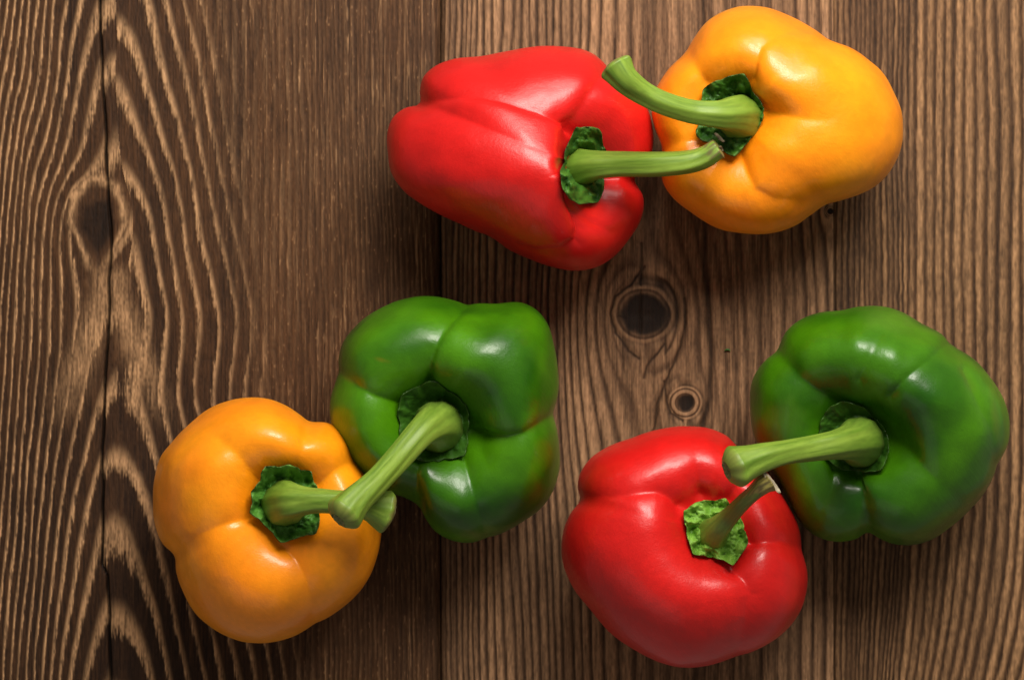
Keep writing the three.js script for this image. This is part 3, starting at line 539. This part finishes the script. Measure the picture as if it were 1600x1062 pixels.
{ const o = [860, 640, 0.3974];
makePepper({ ...RED, ...STEM, ...LEAF, calyxColor: [0.085, 0.22, 0.012], calyxLite: [0.22, 0.44, 0.055], calyxLift: 2.2, curl: 0.3, seed: 53.3, label: 'round red bell pepper standing at the bottom with a thin dried stem',
  calyx: [1118, 830], hc: 0.066, tilt: [-0.15, 0.15], rc: 40,
  outline: T(o, [[530, 55], [620, 65], [690, 95], [750, 145], [810, 190], [870, 245], [910, 320], [950, 395], [985, 470], [1000, 560], [1012, 640], [1005, 720], [980, 800], [930, 870], [860, 930], [780, 970], [700, 992], [600, 1010], [500, 1010], [400, 980], [300, 925], [220, 860], [150, 780], [90, 700], [55, 620], [42, 550], [50, 470], [72, 405], [100, 350], [98, 310], [110, 260], [150, 200], [220, 150], [320, 110], [400, 80]]),
  calyxEdge: T(o, [[525, 395], [565, 370], [610, 355], [650, 358], [690, 345], [715, 395], [748, 420], [762, 470], [780, 525], [750, 570], [718, 610], [680, 592], [640, 580], [600, 575], [565, 570], [545, 520], [535, 460]]),
  keys: [[0, 0.55, 0.069, 0.036], [45, 0.52, 0.074, 0.037], [90, 0.48, 0.078, 0.038], [135, 0.46, 0.080, 0.039], [180, 0.46, 0.079, 0.038], [225, 0.54, 0.074, 0.037], [270, 0.58, 0.070, 0.036], [315, 0.58, 0.066, 0.035]],
  grooves: [
    { p: T(o, [[520, 385], [470, 340], [420, 318], [340, 322], [220, 340], [98, 345]]), d: 4.2, wl: 16, wr: 32, soft: 6, e: [1, 0.5] },
    { p: T(o, [[605, 350], [592, 290], [585, 220], [575, 150]]), d: 4.4, wl: 26, wr: 24, soft: 6, e: [1, 0.4] },
    { p: T(o, [[705, 370], [750, 300], [810, 200]]), d: 4.2, wl: 26, wr: 26, soft: 6, e: [1, 0.6] },
    { p: T(o, [[775, 517], [850, 513], [920, 516], [1000, 545]]), d: 4.0, wl: 30, wr: 16, soft: 4, e: [1, 0.4] },
    { p: T(o, [[715, 612], [770, 670], [796, 730], [785, 830], [740, 980]]), d: 4.2, wl: 26, wr: 28, soft: 5, e: [1, 0.5] },
  ],
  bumps: [[1060, 930, 50, 1.0], [1012, 815, 34, 0.8]],
  stem: [[1111, 839, 0.063, 31], [1115, 833, 0.069, 25], [1125, 822, 0.075, 19], [1142, 805, 0.080, 14.5], [1160, 786, 0.088, 12.5], [1178, 770, 0.093, 12.5], [1192, 757, 0.096, 15], [1201, 751, 0.097, 18.5]],
  cutDir: [0.80, -0.05, -0.55], dome: 0.15, stemDark: [0.08, 0.15, 0.014], stemLite: [0.18, 0.26, 0.03], stemBase: [0.20, 0.30, 0.025], cutDark: [0.28, 0.2, 0.1], cutLite: [0.55, 0.45, 0.28],
  stemDry: (t, ph, n, n2) => c => { const dk = sstep(0.26, 0.46, t + 0.1 * n) * (1 - sstep(0.62, 0.8, t + 0.1 * n)); const dry = sstep(0.62, 0.8, t + 0.16 * n); let q = c.map((o2, m) => mix(o2, [0.085, 0.115, 0.016][m], dk * 0.5)); q = q.map((o2, m) => mix(o2, mix([0.30, 0.25, 0.06][m], [0.13, 0.10, 0.03][m], clamp(0.5 + n2)), dry)); return q; },
  flakes: [{ a: [1193, 737, 0.100], b: [1219, 770, 0.098], w: 0.0009, c: [0.50, 0.42, 0.28] }],
}); }

{ const o = [1150, 460, 0.3859];
makePepper({ ...GREEN, ...STEM, ...LEAF, calyxColor: [0.014, 0.060, 0.003], calyxLite: [0.036, 0.120, 0.008], calyxLift: 1.2, curl: -0.5, crinkle: 0.5, seed: 67.7, label: 'large glossy green bell pepper at the right edge, above the round red one',
  calyx: [1340, 688], hc: 0.053, tilt: [0.2, -0.2], rc: 40,
  outline: T(o, [[500, 48], [590, 50], [680, 75], [760, 120], [850, 165], [900, 215], [980, 272], [1040, 340], [1090, 430], [1112, 520], [1110, 600], [1080, 690], [1030, 790], [960, 880], [880, 940], [800, 990], [700, 1015], [620, 1005], [575, 990], [540, 978], [490, 998], [400, 1005], [320, 980], [260, 930], [215, 840], [165, 740], [100, 640], [65, 550], [58, 440], [70, 340], [105, 270], [150, 215], [200, 145], [265, 98], [350, 68], [430, 60]]),
  calyxEdge: T(o, [[360, 480], [430, 430], [500, 448], [560, 500], [610, 560], [618, 640], [588, 712], [500, 712], [400, 692], [350, 640], [335, 560]]),
  keys: [[0, 0.52, 0.074, 0.036], [45, 0.56, 0.066, 0.034], [90, 0.50, 0.058, 0.033], [135, 0.48, 0.056, 0.033], [180, 0.54, 0.058, 0.033], [225, 0.60, 0.065, 0.035], [270, 0.60, 0.077, 0.038], [300, 0.58, 0.080, 0.039], [330, 0.54, 0.079, 0.038]],
  grooves: [
    { p: T(o, [[400, 440], [330, 400], [250, 340], [190, 270], [150, 215]]), d: 3.6, wl: 26, wr: 26, soft: 5, e: [1, 0.8] },
    { p: T(o, [[610, 600], [700, 670], [790, 740], [860, 800], [960, 870]]), d: 4.5, wl: 34, wr: 38, soft: 8, e: [1, 0.4] },
    { p: T(o, [[490, 710], [505, 800], [515, 880], [540, 970]]), d: 4.2, wl: 14, wr: 26, soft: 4, e: [1, 0.35] },
    { p: T(o, [[410, 700], [390, 780], [340, 880]]), d: 3.2, wl: 16, wr: 22, soft: 4, e: [1, 0.4] },
    { p: T(o, [[500, 350], [545, 240], [590, 150]]), d: 1.1, wl: 14, wr: 14, soft: 4 },
    { p: T(o, [[620, 420], [700, 330], [790, 260], [870, 190]]), d: 1.5, wl: 14, wr: 12, soft: 3 },
    { p: T(o, [[930, 300], [990, 430], [1050, 560], [1065, 690]]), d: 1.6, wl: 16, wr: 16, soft: 4 },
    { p: T(o, [[560, 480], [620, 540], [680, 640]]), d: 3.0, wl: 30, wr: 30, soft: 8 },
  ],
  bumps: [[1338, 535, 22, 1.0], [1395, 555, 20, 0.8], [1455, 620, 22, 1.0], [1480, 636, 22, 0.8]],
  blots: [[1186, 675, 12, 22, 0.1, [0.16, 0.09, 0.012], 0.4], [1558, 650, 8, 60, -0.15, [0.17, 0.17, 0.02], 0.6], [1515, 590, 10, 40, -0.5, [0.10, 0.12, 0.015], 0.5], [1225, 655, 34, 40, 0.3, [0.12, 0.22, 0.03], 0.45], [1380, 500, 60, 22, 0.2, [0.13, 0.26, 0.03], 0.45]],
  stem: [[1346, 690, 0.051, 40], [1342, 688, 0.063, 35], [1329, 690, 0.073, 28], [1300, 695, 0.083, 22], [1258, 702, 0.089, 19.5], [1215, 710, 0.097, 20], [1180, 719, 0.101, 25], [1152, 729, 0.103, 33]],
  stemBase: [0.065, 0.14, 0.012],
}); }

// a green crumb of leaf on the middle plank
{
  const p = [], ix = [], c0 = V(1137, 549, 0);
  for (let i = 0; i < 9; i++) { const t = i / 8, a = Math.PI * (0.1 + 0.8 * t), w = 0.00035 * Math.sin(Math.PI * clamp(t, 0.08, 0.92)); const x = 0.0011 * Math.cos(a), z = -0.0008 * Math.sin(a); p.push(x * 1.2, 0.0002, z - w, x * 0.8, 0.0006, z + w, x, -0.0001, z); }
  for (let i = 0; i < 8; i++) for (let s = 0; s < 3; s++) { const a = i * 3 + s, b = i * 3 + (s + 1) % 3; ix.push(a, a + 3, b, b, a + 3, b + 3); }
  const m = meshOf('leaf_crumb', p, ix, new THREE.MeshStandardMaterial({ color: new THREE.Color().setRGB(0.03, 0.10, 0.01), roughness: 0.7, side: THREE.DoubleSide }));
  m.position.copy(c0); tag(m, 'tiny green leaf crumb on the wood right of the large knot', 'crumb'); scene.add(shadows(m));
}

renderer.render(scene, camera);
